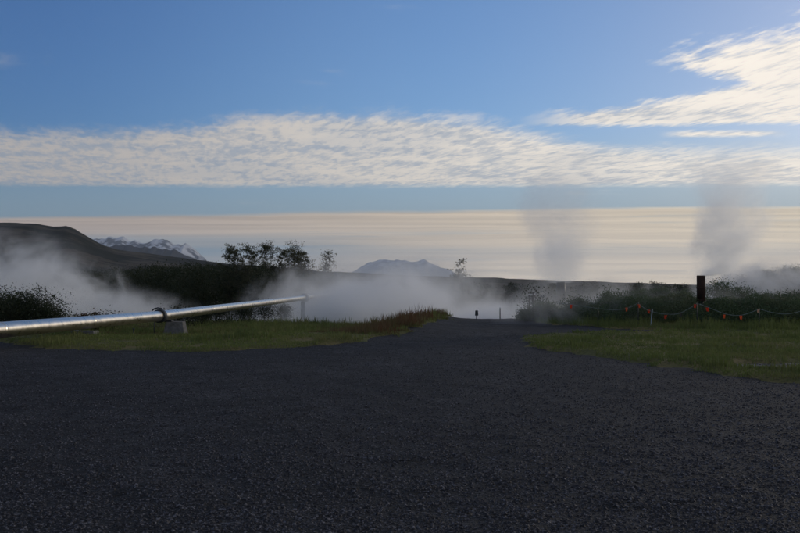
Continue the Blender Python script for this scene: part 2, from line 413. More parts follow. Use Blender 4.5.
# birches that stand out against the sky
def sky_tree(px, ytop, d, w, n, seed, label, form='tree', nb=18, stems=1, mat='leafbirch', leaf=.1, base=.3, group='birch trees above the wood'):
    p = gp(px, d); top = EYE+(HZ-ytop+1.5)/F*d; nb += 8
    return tag(plant('birch_tree', p, top-p.z, w*.85, int(n*5), leaf*.8, M[mat], seed, .09, form, base, nb, stems), label, 'tree', group)
sky_tree(229, 247, 118, 2.4, 1100, 101, 'small dark birch at the left end of the tree row on the skyline', base=.35)
sky_tree(242, 244, 116, 3.0, 1500, 102, 'dark birch with a forked pointed top, second from the left on the skyline', stems=2, base=.35)
sky_tree(253, 251, 120, 2.0, 700, 103, 'low thin birch leaning into the gap beside the forked birch')
sky_tree(267, 243, 122, 3.2, 1500, 104, 'tall oval birch standing alone in the middle of the skyline row', base=.35)
sky_tree(279, 248, 121, 2.2, 700, 105, 'thin short birch between the two tall birches on the skyline')
sky_tree(289, 245, 124, 3.8, 1500, 106, 'broad pale birch with a rounded top behind the steam edge', base=.35, stems=2)
sky_tree(302, 251, 124, 2.4, 600, 107, 'low thin birch beside the broad pale birch')
sky_tree(314, 250, 122, 2.6, 650, 108, 'sparse birch with open twigs rising out of the steam', base=.5, stems=3)
sky_tree(325, 254, 124, 2.2, 300, 109, 'small bare looking birch on the right end of the row in the steam', base=.5, stems=2)
sky_tree(454, 261, 105, 2.2, 330, 110, 'lone spindly tree with an open crown above the steam by the road', base=.55, stems=3, nb=9, leaf=.12, group=None)

# the dark wood in the valley: one mass
def woodland(name, spots, mat, label, seed, leaf=.105, nl=1500):
    g = np.random.default_rng(seed); AV = []; AF = []; nv = 0; mb = MB()
    for x, y, top in spots:
        z0 = gh(x, y); h = max(2.5, top-z0); w = h*g.uniform(.42, .65)
        mb.tube([(x, y, z0-.2), (x+g.normal()*.1, y, z0+h*.5), (x, y, z0+h*.92)], [.11, .07, .02], 5, False)
        k = g.integers(14, 22); t = g.uniform(.12, .98, k); an = g.uniform(0, 6.28, k)
        rr = w*.5*np.sin(np.pi*np.clip((1-t)*.8+.16, 0, 1))*g.uniform(.25, 1, k)
        cc = np.stack([x+np.cos(an)*rr, y+np.sin(an)*rr, z0+h*t], 1)
        idx = g.integers(0, k, nl); C = cc[idx]+g.normal(size=(nl, 3))*np.array([.1, .1, .07])*w*(.7+g.random((nl, 1))*.9)
        V, Fq = leafquads(C, leaf*(.6+g.random(nl)), g); AV.append(V); AF.append(Fq+nv); nv += len(V)
    b = nv; AV.append(np.array([tuple(p) for p in mb.v])); AF.append(np.array(mb.f)+b)
    return tag(mesh_np(name, np.concatenate(AV), np.concatenate(AF), mat), label, 'wood', kind='stuff')
g = np.random.default_rng(5); sp = []
WT = [(60, 274), (110, 267), (170, 263), (185, 262), (230, 264), (300, 268), (340, 272)]
for i in range(200):
    px = g.uniform(60, 345); d = g.uniform(112, 200)
    yt = np.interp(px, [a for a, _ in WT], [b for _, b in WT])+g.uniform(0, 7)+(abs(g.normal())*1.5)
    sp.append(((px-400)/F*d, d, EYE+(HZ-yt)/F*d))
woodland('woodland', sp, M['leafdark'], 'dark dense birch wood in the valley behind the pipe', 61)
sp = []
for i in range(110):
    px = g.uniform(335, 800); d = g.uniform(190, 320)
    yt = 281.5+g.uniform(0, 5); sp.append(((px-400)/F*d, d, EYE+(HZ-yt)/F*d))
woodland('scrub_wood', sp, M['leafdark'], 'low dark scrub along the far side of the valley beyond the steam', 62, .16, 800)

# bushes
def bush(px, d, h, w, n, leaf, mat, seed, label, group=None, name='bush', dz=0, stems=5, form='bush'):
    p = gp(px, d); p.z -= .03
    return tag(plant(name, p, h, w, n, leaf, M[mat], seed, .025, form, .12, 10, stems), label, 'bush', group)
bush(14, 42, 1.6, 3.3, 16000, .042, 'leafdark', 201, 'large dark rounded bush at the left edge behind the pipe')
bush(42, 41, 1.15, 2.2, 8000, .04, 'leafdark', 202, 'dark bush sloping down to the pipe, right of the largest bush')
bush(-18, 44, 1.7, 3.2, 9000, .045, 'leafdark', 203, 'dark bush cut off by the left edge of the photo')
bush(88, 44, .95, 1.1, 1300, .05, 'leafred', 204, 'small bush with red leaves just above the pipe')
bush(78, 44.6, .72, 1.2, 1000, .05, 'leafdark', 205, 'low dark bush touching the left side of the red leaved bush')
bush(104, 44, .8, 1.6, 1400, .045, 'leafdark', 206, 'low spiky dark bush above the pipe, right of the red leaved bush')
for i, (px, d, h, w, lb) in enumerate([(182, 50, .95, 2.0, 'dark bush rising behind the pipe just right of the concrete block'), (203, 53, .85, 1.7, 'low dark bush under the pipe between two taller ones'),
        (222, 58, 1.1, 1.9, 'dark bush behind the pipe halfway to the steam'), (243, 66, 1.3, 2.0, 'dark bush under the pipe seam'), (265, 75, 1.5, 2.2, 'greyish bush under the pipe next to the steam'),
        (284, 82, 1.5, 1.8, 'last dark bush under the pipe, half lost in the steam')]):
    bush(px, d, h, w, 2600, .045, 'leafdark', 210+i, lb, 'bushes under the pipe')
# right of the road: the hedge-like belt of undergrowth
def belt(name, mat, label, n, seed, line, hts, leaf):
    n = int(n*2.2)
    g = np.random.default_rng(seed); t = g.random(n)
    lx = np.array([a for a, b in line]); ly = np.array([b for a, b in line])
    x = g.uniform(lx[0], lx[-1], n); yc = np.interp(x, lx, ly); y = yc+g.uniform(-1.3, 2.8, n)
    ht = np.interp(x, [a for a, b in hts], [b for a, b in hts])*(.62+.55*vnoise(x*1.3, y*.9, seed)+.3*vnoise(x*4.1, y*3, seed+3))
    edge = np.clip(1-((y-yc-.75)/2.1)**2, .08, 1)**.5
    C = np.stack([x, y, ground_h(x, y)+.03+ht*edge*(g.random(n)**.55)], 1)
    V, Fq = leafquads(C, leaf*(.5+g.random(n)), g)
    return tag(mesh_np(name, V, Fq, mat), label, 'undergrowth', kind='stuff')
belt('undergrowth', M['willow'], 'dense low green undergrowth behind the flagged rope', 65000, 71, [(6.9, 43), (9, 39.5), (12, 38.5), (20, 38.5), (30, 40)], [(6.9, .35), (8, .6), (10, .85), (14, .95), (20, .8), (30, .7)], .034)
RB = [(527, 44, .6, .9, 'low round bush on the right edge of the road'), (546, 43, .8, 1.4, 'green bush at the road corner right of the bare posts'), (578, 43, .9, 1.5, 'low bush below the hazy second vent'),
      (606, 42, 1.1, 1.5, 'bush behind the white stretch of rope'), (634, 43, 1.15, 1.4, 'leafy bush behind the orange flags in the middle'), (643, 44, 1.25, 1.0, 'small upright bush beside the leaning stake'),
      (664, 44, 1.2, 1.3, 'bush with ragged top left of the dark vent pipe'), (684, 43, 1.15, 1.2, 'bush touching the left side of the dark vent pipe'), (716, 46, 1.45, 1.9, 'taller bush to the right of the dark vent pipe'),
      (736, 47, 1.2, 1.8, 'broad bush in front of the right steam cloud'), (765, 45, .95, 1.6, 'low bush below the right steam cloud'), (790, 44, .95, 1.7, 'low bush at the right edge of the photo')]
for i, (px, d, h, w, lb) in enumerate(RB):
    bush(px, d, h, w, 4200, .036, 'willow', 230+i, lb, 'bushes right of the road')
bush(537, 45, 1.75, 1.6, 420, .045, 'leafdark', 250, 'thin open shrub rising above the hedge at the road corner', None, 'shrub', stems=4)
p = gp(531.5, 44.2)
fr = tag(empty('post_frame', p), 'small pale weathered posts with a short cross rail in the bushes at the road corner', 'wooden frame')
for s, h, rx in ((-.13, 1.35, .02), (.1, 1.5, -.03)): MB().tube([(s, 0, -.2), (s+rx, 0, h)], [.045, .035], 7).build('post', M['wood'], fr, True)
MB().box((0, 0, 1.38), (.34, .05, .05)).build('rail', M['whitemetal'], fr)
# shrubs on the right knoll
KL = ['dark shrub on the knoll nearest the pale sky gap', 'low reddish shrub on the crest of the knoll', 'shrub on the knoll behind the right steam cloud', 'shrub on top of the knoll at the right edge', 'shrub halfway up the knoll in the steam']
for i, (px, d, h) in enumerate([(727, 84, .8), (748, 90, .6), (768, 92, .7), (792, 94, .7), (757, 80, .7)]):
    bush(px, d, h, 2.4, 4500, .05, 'leafred' if i == 1 else 'willow', 260+i, KL[i], 'shrubs on the knoll')
g = np.random.default_rng(8)
tall('knoll_grass', 60000, (26, 60, 70, 110), lambda x, y: x > 26, .15, .5, M['drygrass'], 'brown rank grass covering the knoll on the right', 55, .09)

# ------------------------------------------------------------------ pipeline
PP = [at(0, 330, 25.0), at(160, 316, 39.8), at(305, 297.6, 86), at(352, 291.5, 140)]
P0 = PP[0]+(PP[0]-PP[1])*3.2
PR = .225
root = tag(empty('pipeline', (0, 0, 0)), 'long silver insulated hot water pipe running from the left edge into the steam', 'pipe')
path = [P0]+PP
MB().tube([path[0].lerp(path[1], t) for t in np.linspace(0, 1, 20)]+[path[1].lerp(path[2], t) for t in np.linspace(.05, .97, 12)]+[path[2]]+[path[2].lerp(path[3], t) for t in np.linspace(.05, .97, 20)]+[path[3]]+[path[3].lerp(path[4], t) for t in np.linspace(.05, 1, 10)], PR, 40).build('pipe_cladding', M['aluminium'], root, True)
def ring(p, q, c, r0, r1, L, mat, name, par):
    ax = (q-p).normalized(); m = MB()
    for rr in (r1,): m.tube([c-ax*L/2, c-ax*L*.42, c+ax*L*.42, c+ax*L/2], [r0, rr, rr, r0], 36)
    return m.build(name, mat, par, True)
for a, b, t in ((0, 1, .2), (0, 1, .4), (0, 1, .6), (0, 1, .8), (1, 2, .0), (1, 2, .45), (2, 3, .2), (2, 3, .42), (2, 3, .62), (2, 3, .8), (3, 4, .3), (3, 4, .6)):
    c = path[a].lerp(path[b], t); ring(path[a], path[b], c, PR+.001, PR+.006, .12, M['aluminium'], 'cladding_joint', root)
s1 = PP[1]; ax1 = (PP[2]-PP[1]).normalized()
ring(PP[0], PP[1], s1-ax1*.0, PR+.03, PR+.075, .35, M['darkmetal'], 'clamp', root)
ring(PP[1], PP[2], PP[2], PR+.05, PR+.2, 1.1, M['whitemetal'], 'clamp', root)
# concrete block 1, right of the clamp
c = gp(176, 40.6)
o = tag(empty('pipe_support', c), 'grey tapered concrete block under the pipe beside the dark clamp', 'support block', None)
top = PP[1].z-PR-.04-c.z
m = MB(); m.box((0, 0, top/2-.1), (1.02, 1.0, top+.2), .72, .05); m.build('block', M['concrete'], o, bevel=.03)
MB().box((-.28, -.12, top+.04), (.34, .5, .08), 1, .05).build('saddle_plate', M['darkmetal'], o, bevel=.01)
# thin steel post with arc strap by the clamp
c = gp(154.5, 39.2); o = tag(empty('steel_post', c), 'thin dark upright steel post in front of the pipe left of the clamp', 'post')
MB().tube([(0, 0, -.2), (0, 0, PP[1].z+.12-c.z)], .022, 8).build('upright', M['darkmetal'], o, True)
MB().box((.02, 0, PP[1].z+.14-c.z), (.09, .05, .03)).build('cap', M['darkmetal'], o)
c = at(158, 309, 40.1)
o = tag(empty('strap_bracket', c), 'short dark curved bracket arching over the pipe at the clamp', 'bracket')
MB().tube([(-.26, 0, -.07), (-.15, 0, .01), (0, 0, .05), (.16, 0, .02), (.24, 0, -.1), (.26, 0, -.22)], .03, 8).build('arm', M['darkmetal'], o, True)
# support 2
c = gp(303, 86); o = tag(empty('pipe_support', c), 'pale tall concrete pier under the pipe where it enters the steam', 'support block')
top = PP[2].z-PR-.16-c.z
MB().box((0, 0, top/2-.1), (.42, .5, top+.2), .85).build('block', M['concrete'], o, bevel=.03)
# two further supports inside the steam
c = PP[2].lerp(PP[3], .5); z = gh(c.x, c.y)
o = tag(empty('pipe_support', (c.x, c.y, z)), 'faint concrete pier under the far pipe inside the steam', 'support block')
MB().box((0, 0, (c.z-PR-z)/2-.1), (.8, .7, c.z-PR-z+.2), .8).build('block', M['concrete'], o, bevel=.03)
c = path[0].lerp(path[1], .42); z = gh(c.x, c.y)
c = path[1]; 
# concrete slab with a white cap in the grass
c = gp(85, 31.5); c.z -= 0
o = tag(empty('valve_cover', c), 'low concrete slab with a small white cap in the grass below the pipe', 'valve cover')
MB().box((0, 0, .03), (.85, .6, .14), .94).build('slab', M['concrete'], o, bevel=.02)
MB().tube([(-.28, 0, .09), (-.28, 0, .16), (-.28, 0, .2)], [.075, .085, .04], 12).build('cap', M['whitemetal'], o, True)
c = gp(134, 38); o = tag(empty('marker_peg', c), 'small dark peg under the pipe left of the steel post', 'peg')
MB().tube([(0, 0, -.1), (0, 0, .3)], .03, 7).build('peg', M['darkmetal'], o, True)
MB().box((0, 0, .31), (.09, .09, .03)).build('cap', M['darkmetal'], o)

# ------------------------------------------------------------------ steam vents
def vent(px, d, ytop, ymid, r, label, rs, mt='rust'):
    p = gp(px, d); o = tag(empty('steam_vent', p), label, 'steam vent')
    zt = EYE+(HZ-ytop)/F*d-p.z; zm = EYE+(HZ-ymid)/F*d-p.z
    MB().tube([(0, 0, -.3), (0, 0, zm)], rs, 16).build('stem', M['darkmetal'], o, True)
    m = MB(); n = 24; V = []
    prof = [(r, zm), (r, zt), (r*.88, zt), (r*.88, zm+.1)]
    for rr, z in prof:
        for k in range(n): V.append((math.cos(6.2832*k/n)*rr, math.sin(6.2832*k/n)*rr, z))
    Fq = [(i*n+k, i*n+(k+1) % n, (i+1)*n+(k+1) % n, (i+1)*n+k) for i in range(3) for k in range(n)]
    m.add(V, Fq+[tuple(3*n+k for k in range(n)), tuple(range(n-1, -1, -1))]); m.build('chimney_pipe', M[mt], o, True)
    for z in (zm+.003, zm+(zt-zm)*.5): MB().tube([(0, 0, z), (0, 0, z+.05)], r+.025, 24).build('flange', M[mt], o, True)
    return o
vent(701, 38.6, 275.5, 301, .18, 'tall dark rusty steam vent pipe blowing steam in front of the pale sky', .1)
vent(561, 62, 282, 301, .3, 'wide grey steam vent half hidden in its own steam behind the hedge', .2, 'darkmetal')

# ------------------------------------------------------------------ rope barrier with flags
ro = tag(empty('rope_barrier', (0, 0, 0)), 'pale rope on thin stakes hung with small orange flags in front of the hedge', 'rope barrier')
def rp(px, py, d): return at(px, py, d)
RPT = [[(556, 303, 40.5), (571, 304.5, 37.6), (584, 306.5, 37.2), (598, 308.5, 37.0)], [(598, 308.5, 37.0), (612, 309.7, 36.9), (626, 308.5, 36.8), (638, 303, 36.7)],
       [(638, 303, 36.7), (644, 308, 36.6), (652, 311.5, 36.5), (665, 314, 36.4), (680, 313, 36.3), (697, 303.5, 36.2)],
       [(697, 303.5, 36.2), (706, 306.5, 36.1), (717, 311, 36.0), (728, 314.5, 35.9), (742, 315, 35.8), (759, 309, 35.7)],
       [(759, 309, 35.7), (775, 313, 35.6), (790, 313.5, 35.5), (815, 307, 35.3)]]
def spline(P, n=6):
    out = []
    for i in range(len(P)-1):
        p0 = P[max(i-1, 0)]; p1 = P[i]; p2 = P[i+1]; p3 = P[min(i+2, len(P)-1)]
        for k in range(n):
            t = k/n; out.append(.5*((2*p1)+(p2-p0)*t+(2*p0-5*p1+4*p2-p3)*t*t+(3*p1-p0-3*p2+p3)*t**3))
    return out+[P[-1]]
for seg in RPT:
    MB().tube(spline([rp(*q) for q in seg]), .008, 6).build('rope', M['rope'], ro, True)
for px, py, d, dx in [(598, 307, 37.0, .02), (638, 302, 36.7, 0), (697, 302.5, 36.2, .01), (759, 308, 35.7, 0), (815, 306, 35.3, 0)]:
    t = rp(px, py, d); MB().tube([(t.x-dx, t.y, gh(t.x, t.y)-.15), t], .014, 7).build('stake', M['darkmetal'], ro, True)
t = rp(652, 309, 36.5); MB().tube([(t.x-.07, t.y, gh(t.x, t.y)-.1), t], .017, 7).build('stake', M['palestake'], ro, True)
for i, (px, py, d, mt) in enumerate([(571, 306.5, 37.3, 'flagred'), (626, 309.5, 36.8, 'flag'), (638.5, 306, 36.7, 'flag'), (648.5, 311.5, 36.55, 'flagred'), (665.5, 317, 36.4, 'flagred'), (681, 314.5, 36.3, 'wood'),
        (695, 306, 36.2, 'flagred'), (707, 309.5, 36.1, 'flagred'), (723.5, 316.5, 35.95, 'flag'), (740.5, 317.5, 35.8, 'flag'), (758.5, 311, 35.7, 'flagpale')]):
    c = rp(px, py, d); g2 = np.random.default_rng(400+i); V = []
    n = 5; W = .055; H = .15; a = g2.uniform(-.6, .6)
    for s in (0, 1):
        for r_ in range(n):
            for q in range(n):
                u = q/(n-1)-.5; v = r_/(n-1); w_ = W*(1-.35*v)
                x_ = u*w_*2; y_ = .03*math.sin(u*7+v*3+i)+s*.004
                V.append((c.x+x_*math.cos(a)-y_*math.sin(a)+.03*v*math.sin(i), c.y+x_*math.sin(a)+y_*math.cos(a), c.z+H/2-v*H))
    Fq = [(s*n*n+r_*n+q, s*n*n+r_*n+q+1, s*n*n+(r_+1)*n+q+1, s*n*n+(r_+1)*n+q) for s in (0, 1) for r_ in range(n-1) for q in range(n-1)]
    MB().add(V, Fq).build('flag', M[mt], ro, True)

# ------------------------------------------------------------------ markers on the crest of the road
def crest(px, d): x = (px-400)/F*d; return Vector((x, d, float(base_h(np.array([x]), np.array([d]))[0])-.03))
c = crest(476.5, 46.5); o = tag(empty('small_sign', c), 'small dark sign on a short post at the crest of the road', 'sign')
MB().tube([(0, 0, -.1), (0, 0, .46)], .022, 8).build('post', M['darkmetal'], o, True)
MB().box((.0, -.035, .32), (.17, .02, .26), .85).build('board', M['darkmetal'], o, bevel=.01)
c = crest(500, 46.8); o = tag(empty('marker_post', c), 'thin pale upright marker post at the crest of the road', 'post')
MB().tube([(0, 0, -.1), (0, 0, .57)], .028, 8).build('post', M['wood'], o, True)
MB().tube([(0, 0, .57), (0, 0, .61)], [.032, .02], 8).build('cap', M['palestake'], o, True)

# ------------------------------------------------------------------ mountains
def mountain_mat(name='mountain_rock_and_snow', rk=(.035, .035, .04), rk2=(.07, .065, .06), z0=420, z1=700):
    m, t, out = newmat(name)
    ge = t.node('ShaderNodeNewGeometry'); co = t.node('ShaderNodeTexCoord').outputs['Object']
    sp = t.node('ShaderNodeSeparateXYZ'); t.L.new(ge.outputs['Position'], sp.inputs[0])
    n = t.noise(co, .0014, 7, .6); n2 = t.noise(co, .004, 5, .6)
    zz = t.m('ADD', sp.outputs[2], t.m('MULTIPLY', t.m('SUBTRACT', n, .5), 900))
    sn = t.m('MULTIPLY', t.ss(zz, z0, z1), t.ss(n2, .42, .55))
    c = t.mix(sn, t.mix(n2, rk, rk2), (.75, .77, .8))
    b = t.node('ShaderNodeBsdfPrincipled'); t.L.new(c, b.inputs['Base Color']); b.inputs['Roughness'].default_value = .9; b.inputs['Specular IOR Level'].default_value = .1
    t.L.new(b.outputs[0], out.inputs[0]); return m
M['mountain'] = mountain_mat()
M['hazedmountain'] = mountain_mat('haze_paled_mountain_rock_and_snow', (.28, .29, .31), (.4, .4, .4), 620, 860)  # rock colour made paler to paint in the fading by distant haze
def mountain(name, prof, d, depth, mat, seed, nx=220, ny=60, rough=.05):
    px = np.linspace(prof[0][0], prof[-1][0], nx); yt = np.interp(px, [a for a, _ in prof], [b for _, b in prof])
    X0 = (px-400)/F*d; Hh = (EYE+(HZ-yt)/F*d)*(1+.05*fbm(px/5, px*0, 3, seed+9))+30
    v = np.linspace(-1, 1, ny); A, B = np.meshgrid(np.arange(nx), v)
    X = X0[A]*(1+B*depth/d*.5); Y = d+B*depth
    rid = 1-np.abs(fbm(X/900+3, Y/1400, 4, seed))*1.6
    fall = (1-np.abs(B)**1.25)
    Z = -30+Hh[A]*fall*(1-(1-fall)*.55*np.clip(1-rid, 0, 1)*2)+fbm(X/500, Y/500, 4, seed+5)*Hh[A]*rough*(np.abs(B)*2).clip(0, 1)
    V = np.stack([X.ravel(), Y.ravel(), Z.ravel()], 1); i = (np.arange(ny-1)[:, None]*nx+np.arange(nx-1)[None, :]).ravel()
    # closing floor
    return tag(mesh_np(name, V, np.stack([i, i+1, i+1+nx, i+nx], 1), mat, True), kind='structure')
mountain('mountain', [(60, 262), (85, 240), (97, 237.5), (110, 236.5), (124, 236), (130, 240), (140, 242.5), (148, 241.5), (160, 239), (168, 241), (174, 243.5), (182, 245), (186, 242), (190, 245), (199, 253), (206, 259), (214, 272)], 20000, 2600, M['mountain'], 31)
mountain('mountain', [(340, 280), (352, 272), (360, 267.5), (367, 262.5), (373, 261.5), (380, 258.8), (392, 260.4), (400, 259.2), (408, 261), (412, 262), (418, 261.6), (424, 259.6), (429, 262), (434, 264.5), (441, 267), (448, 269), (455, 273), (462, 279)], 38000, 3000, M['hazedmountain'], 32)
M['foothill'] = pbr('dark_foothill', [(.03, .03, .032), (.05, .048, .042)], .002, .95, spec=.1)
mountain('hill', [(70, 262), (95, 248), (120, 245), (150, 246.5), (175, 250), (190, 256), (204, 264), (225, 276)], 9500, 1300, M['foothill'], 33)

# ------------------------------------------------------------------ steam (volumes)
def steam_mat(name, dens, scale, size, kind='bank', thr=.5, soft=1.2, rise=None, col=(.985, .992, 1.0), seed=0., lean=(0, 0), r0=.1, power=1.0, fade=.8):
    m, t, out = newmat(name)
    co = t.node('ShaderNodeTexCoord').outputs['Object']
    sp = t.node('ShaderNodeSeparateXYZ'); t.L.new(co, sp.inputs[0]); x, y, z = sp.outputs
    sc = t.node('ShaderNodeVectorMath', operation='MULTIPLY'); t.L.new(co, sc.inputs[0]); sc.inputs[1].default_value = size
    ad = t.node('ShaderNodeVectorMath', operation='ADD'); t.L.new(sc.outputs[0], ad.inputs[0]); ad.inputs[1].default_value = (seed*13.1, seed*7.3, seed*3.7)
    n = t.noise(ad.outputs[0], scale, 5, .62, 1.4)
    if kind == 'bank':
        r = t.m('SQRT', t.m('ADD', t.m('ADD', t.m('MULTIPLY', x, x), t.m('MULTIPLY', y, y)), t.m('MULTIPLY', z, z)))
        e = t.m('SUBTRACT', 1, r)
        low = t.lerp(z, -.4, 1, 1.0, fade*.35)
    else:                                # plume: unit height, radius r0 at the mouth widening to 1 at the top
        wn = t.noise(ad.outputs[0], scale*.55, 2, .5, 0, out=1); ws = t.node('ShaderNodeSeparateColor'); t.L.new(wn, ws.inputs[0])
        wz = t.m('MULTIPLY', t.ss(z, .02, .3), 1.05)
        x = t.m('ADD', x, t.m('MULTIPLY', t.m('SUBTRACT', ws.outputs[0], .5), wz)); y = t.m('ADD', y, t.m('MULTIPLY', t.m('SUBTRACT', ws.outputs[1], .5), wz))
        zc = t.m('MAXIMUM', z, .001); rr = t.m('ADD', r0, t.m('MULTIPLY', t.m('POWER', zc, power), 1-r0))
        cx = t.m('SUBTRACT', x, t.m('MULTIPLY', t.m('POWER', zc, power), lean[0])); cy = t.m('SUBTRACT', y, t.m('MULTIPLY', t.m('POWER', zc, power), lean[1]))
        r = t.m('DIVIDE', t.m('SQRT', t.m('ADD', t.m('MULTIPLY', cx, cx), t.m('MULTIPLY', cy, cy))), rr)
        e = t.m('SUBTRACT', 1, r)
        low = t.m('DIVIDE', t.ss(z, 1.0, 1-fade), t.m('MULTIPLY', t.m('ADD', .25, rr), 1.0))
    k = t.m('MULTIPLY', t.m('SUBTRACT', n, thr), 8.5)
    dd = t.m('MINIMUM', t.m('MAXIMUM', t.m('ADD', t.m('MULTIPLY', e, soft), k), 0), 2.2)
    dd = t.m('MULTIPLY', dd, t.ss(e, 0, .35))
    dd = t.m('MULTIPLY', t.m('MULTIPLY', dd, low), dens)
    v = t.node('ShaderNodeVolumePrincipled'); v.inputs['Color'].default_value = tuple(col)+(1,)
    v.inputs['Anisotropy'].default_value = .72 if kind == 'plume' else .3; t.L.new(dd, v.inputs['Density'])
    t.L.new(v.outputs[0], out.inputs['Volume']); return m
def ico(name, mat, sub=3):
    import bmesh
    bm = bmesh.new(); bmesh.ops.create_icosphere(bm, subdivisions=sub, radius=1.0)
    me = bpy.data.meshes.new(name); bm.to_mesh(me); bm.free(); me.materials.append(mat)
    o = bpy.data.objects.new(name, me); COL.objects.link(o); return o
STEAM = []
def bank(px, d, z, size, dens, label, seed, scale=.22, thr=.5, soft=1.3, fade=.8, name='steam', col=(.985, .992, 1.0)):
    mt = steam_mat('steam_%s' % seed, dens, scale, size, 'bank', thr, soft, seed=seed, fade=fade, col=col)
    o = ico(name, mt); o.location = ((px-400)/F*d, d, z); o.scale = size
    STEAM.append(o)
    return tag(o, label, 'steam', kind='stuff')
bank(0, 68, 1.2, (8.5, 8, 5.6), .32, 'white steam billowing behind the dark bush on the left', 1, .3, thr=.5)
bank(58, 68, .4, (6.2, 7, 4.8), .36, 'wisps of steam curling up in front of the dark hill', 9, .32, thr=.53)
bank(110, 62, -1.1, (7.5, 8, 3.2), .45, 'low white steam lying behind the pipe on the left', 2, .34, thr=.51)
bank(390, 64, -.8, (6.4, 12, 4.8), .5, 'thick white steam swallowing the pipe beyond the road bank', 3, .26, thr=.47)
bank(305, 104, -1.5, (9, 10, 6.4), .22, 'pale steam behind the far end of the pipe', 11, .2, thr=.49)
bank(335, 74, .6, (6, 9, 4.2), .08, 'thin veil of steam in front of the white pipe clamp', 12, .3, thr=.49)
bank(418, 92, -.8, (11, 14, 7.0), .16, 'white steam drifting behind the weeds left of the road crest', 4, .24, thr=.5)
bank(500, 66, -2.8, (6.2, 8, 3.9), 1.6, 'bright low steam just behind the crest of the road', 5, .3, fade=.5, thr=.44)
bank(772, 76, 1.6, (7.5, 6, 3.2), .45, 'grey steam cloud drifting over the knoll on the right', 6, .34, thr=.5)
bank(590, 58, .7, (7.5, 3.4, 2.3), .16, 'thin pale steam hanging behind the hedge around the second vent', 7, .32, thr=.49)
bank(318, 92, -.6, (3.2, 3, 2.6), .7, 'small bright steam puff behind the pier of the far pipe clamp', 13, .5, thr=.5)
bank(332, 62, -1.2, (4.4, 4, 3.4), .5, 'rolling steam puff at the edge of the grass below the far pipe', 14, .5, thr=.52)
bank(225, 78, -2.4, (9, 6, 2.6), .25, 'thin steam between the wood and the bushes under the pipe', 8, .34)
bank(650, 40.5, .6, (9.5, 3.0, 1.5), .09, 'faint mist drifting through the hedge right of the road', 10, .5)
def plume(px, d, ztop_px, zbase, R_, r0, dens, lean, label, seed, scale=.5, thr=.48, power=.8, fade=.7, soft=1.5):
    H = EYE+(HZ-ztop_px)/F*d-zbase; size = (R_, R_, H)
    mt = steam_mat('plume_%s' % seed, dens, scale, size, 'plume', thr, soft, seed=seed, lean=lean, r0=r0, power=power, fade=fade)
    n = 20; V = []; Z = [.0, .01, .03, .06, .14, .25, .4, .55, .7, .85, 1.0]
    for z in Z:
        rr = (r0+max(z, .001)**power*(1-r0))*(1.08+.16*min(1, z*4))
        for k in range(n):
            a = 6.2832*k/n; V.append((math.cos(a)*rr+lean[0]*z**power, math.sin(a)*rr+lean[1]*z**power, z))
    Fq = [(i*n+k, i*n+(k+1) % n, (i+1)*n+(k+1) % n, (i+1)*n+k) for i in range(len(Z)-1) for k in range(n)]
    Fq += [tuple(range(n-1, -1, -1)), tuple((len(Z)-1)*n+k for k in range(n))]
    o = MB().add(V, Fq).build('steam_plume', mt); o.location = ((px-400)/F*d, d, zbase); o.scale = size
    return tag(o, label, 'steam plume', 'steam plumes from the vents')
plume(701, 38.6, 128, EYE+(HZ-276)/F*38.6, 2.6, .1, .62, (.8, .2), 'tall grey steam plume rising from the dark rusty vent pipe', 21, .8, power=.34, fade=1.0, thr=.465, soft=1.7)
plume(562, 62, 135, EYE+(HZ-283)/F*62, 4.2, .13, .155, (-.1, .2), 'fainter hazy steam plume rising from the wide vent behind the hedge', 22, .42, power=.36, fade=1.0, thr=.46, soft=1.7)

# haze: air between here and the mountains
def haze():
    m, t, out = newmat('air'); v = t.node('ShaderNodeVolumePrincipled')
    v.inputs['Color'].default_value = (.72, .83, 1, 1); v.inputs['Density'].default_value = 2.8e-5; v.inputs['Anisotropy'].default_value = .2
    t.L.new(v.outputs[0], out.inputs['Volume'])
    zb, zt = -60, 1500
    b = MB().box((0, 2500, (zb+zt)/2), (70000, 84000, zt-zb)).build('haze', m)
    tag(b, 'faint blue haze in the air over the whole landscape', 'haze', kind='stuff')
haze()

# ------------------------------------------------------------------ sky
SUN_EL, SUN_AZ = 13.0, 48.0               # azimuth clockwise from the view direction
w = bpy.data.worlds.new('World'); scene.world = w; w.use_nodes = True; w.node_tree.nodes.clear()
t = NT(w.node_tree); out = t.node('ShaderNodeOutputWorld'); bg = t.node('ShaderNodeBackground'); t.L.new(bg.outputs[0], out.inputs[0])
sky = t.node('ShaderNodeTexSky'); sky.sky_type = 'NISHITA'; sky.sun_disc = False
sky.sun_elevation = R(SUN_EL); sky.sun_rotation = R(SUN_AZ); sky.air_density = 1.0; sky.dust_density = .6; sky.ozone_density = 1.6
tc = t.node('ShaderNodeTexCoord').outputs['Generated']; sp = t.node('ShaderNodeSeparateXYZ'); t.L.new(tc, sp.inputs[0]); x, y, z = sp.outputs
hor = t.m('SQRT', t.m('ADD', t.m('MULTIPLY', y, y), t.m('MULTIPLY', t.m('MULTIPLY', x, x), .15)))
hor = t.m('MAXIMUM', hor, .02)
u = t.m('DIVIDE', x, hor); v = t.m('DIVIDE', z, hor); v = t.m('MAXIMUM', v, .0005)
plane = t.vec(t.m('DIVIDE', u, v), t.m('DIVIDE', 1, v), 0)     # point on the cloud deck
uu = t.m('MAXIMUM', t.m('MINIMUM', u, .6), -.6)
def PY(v_): return (HZ-v_)/F
def PX(p): return (p-400)/F
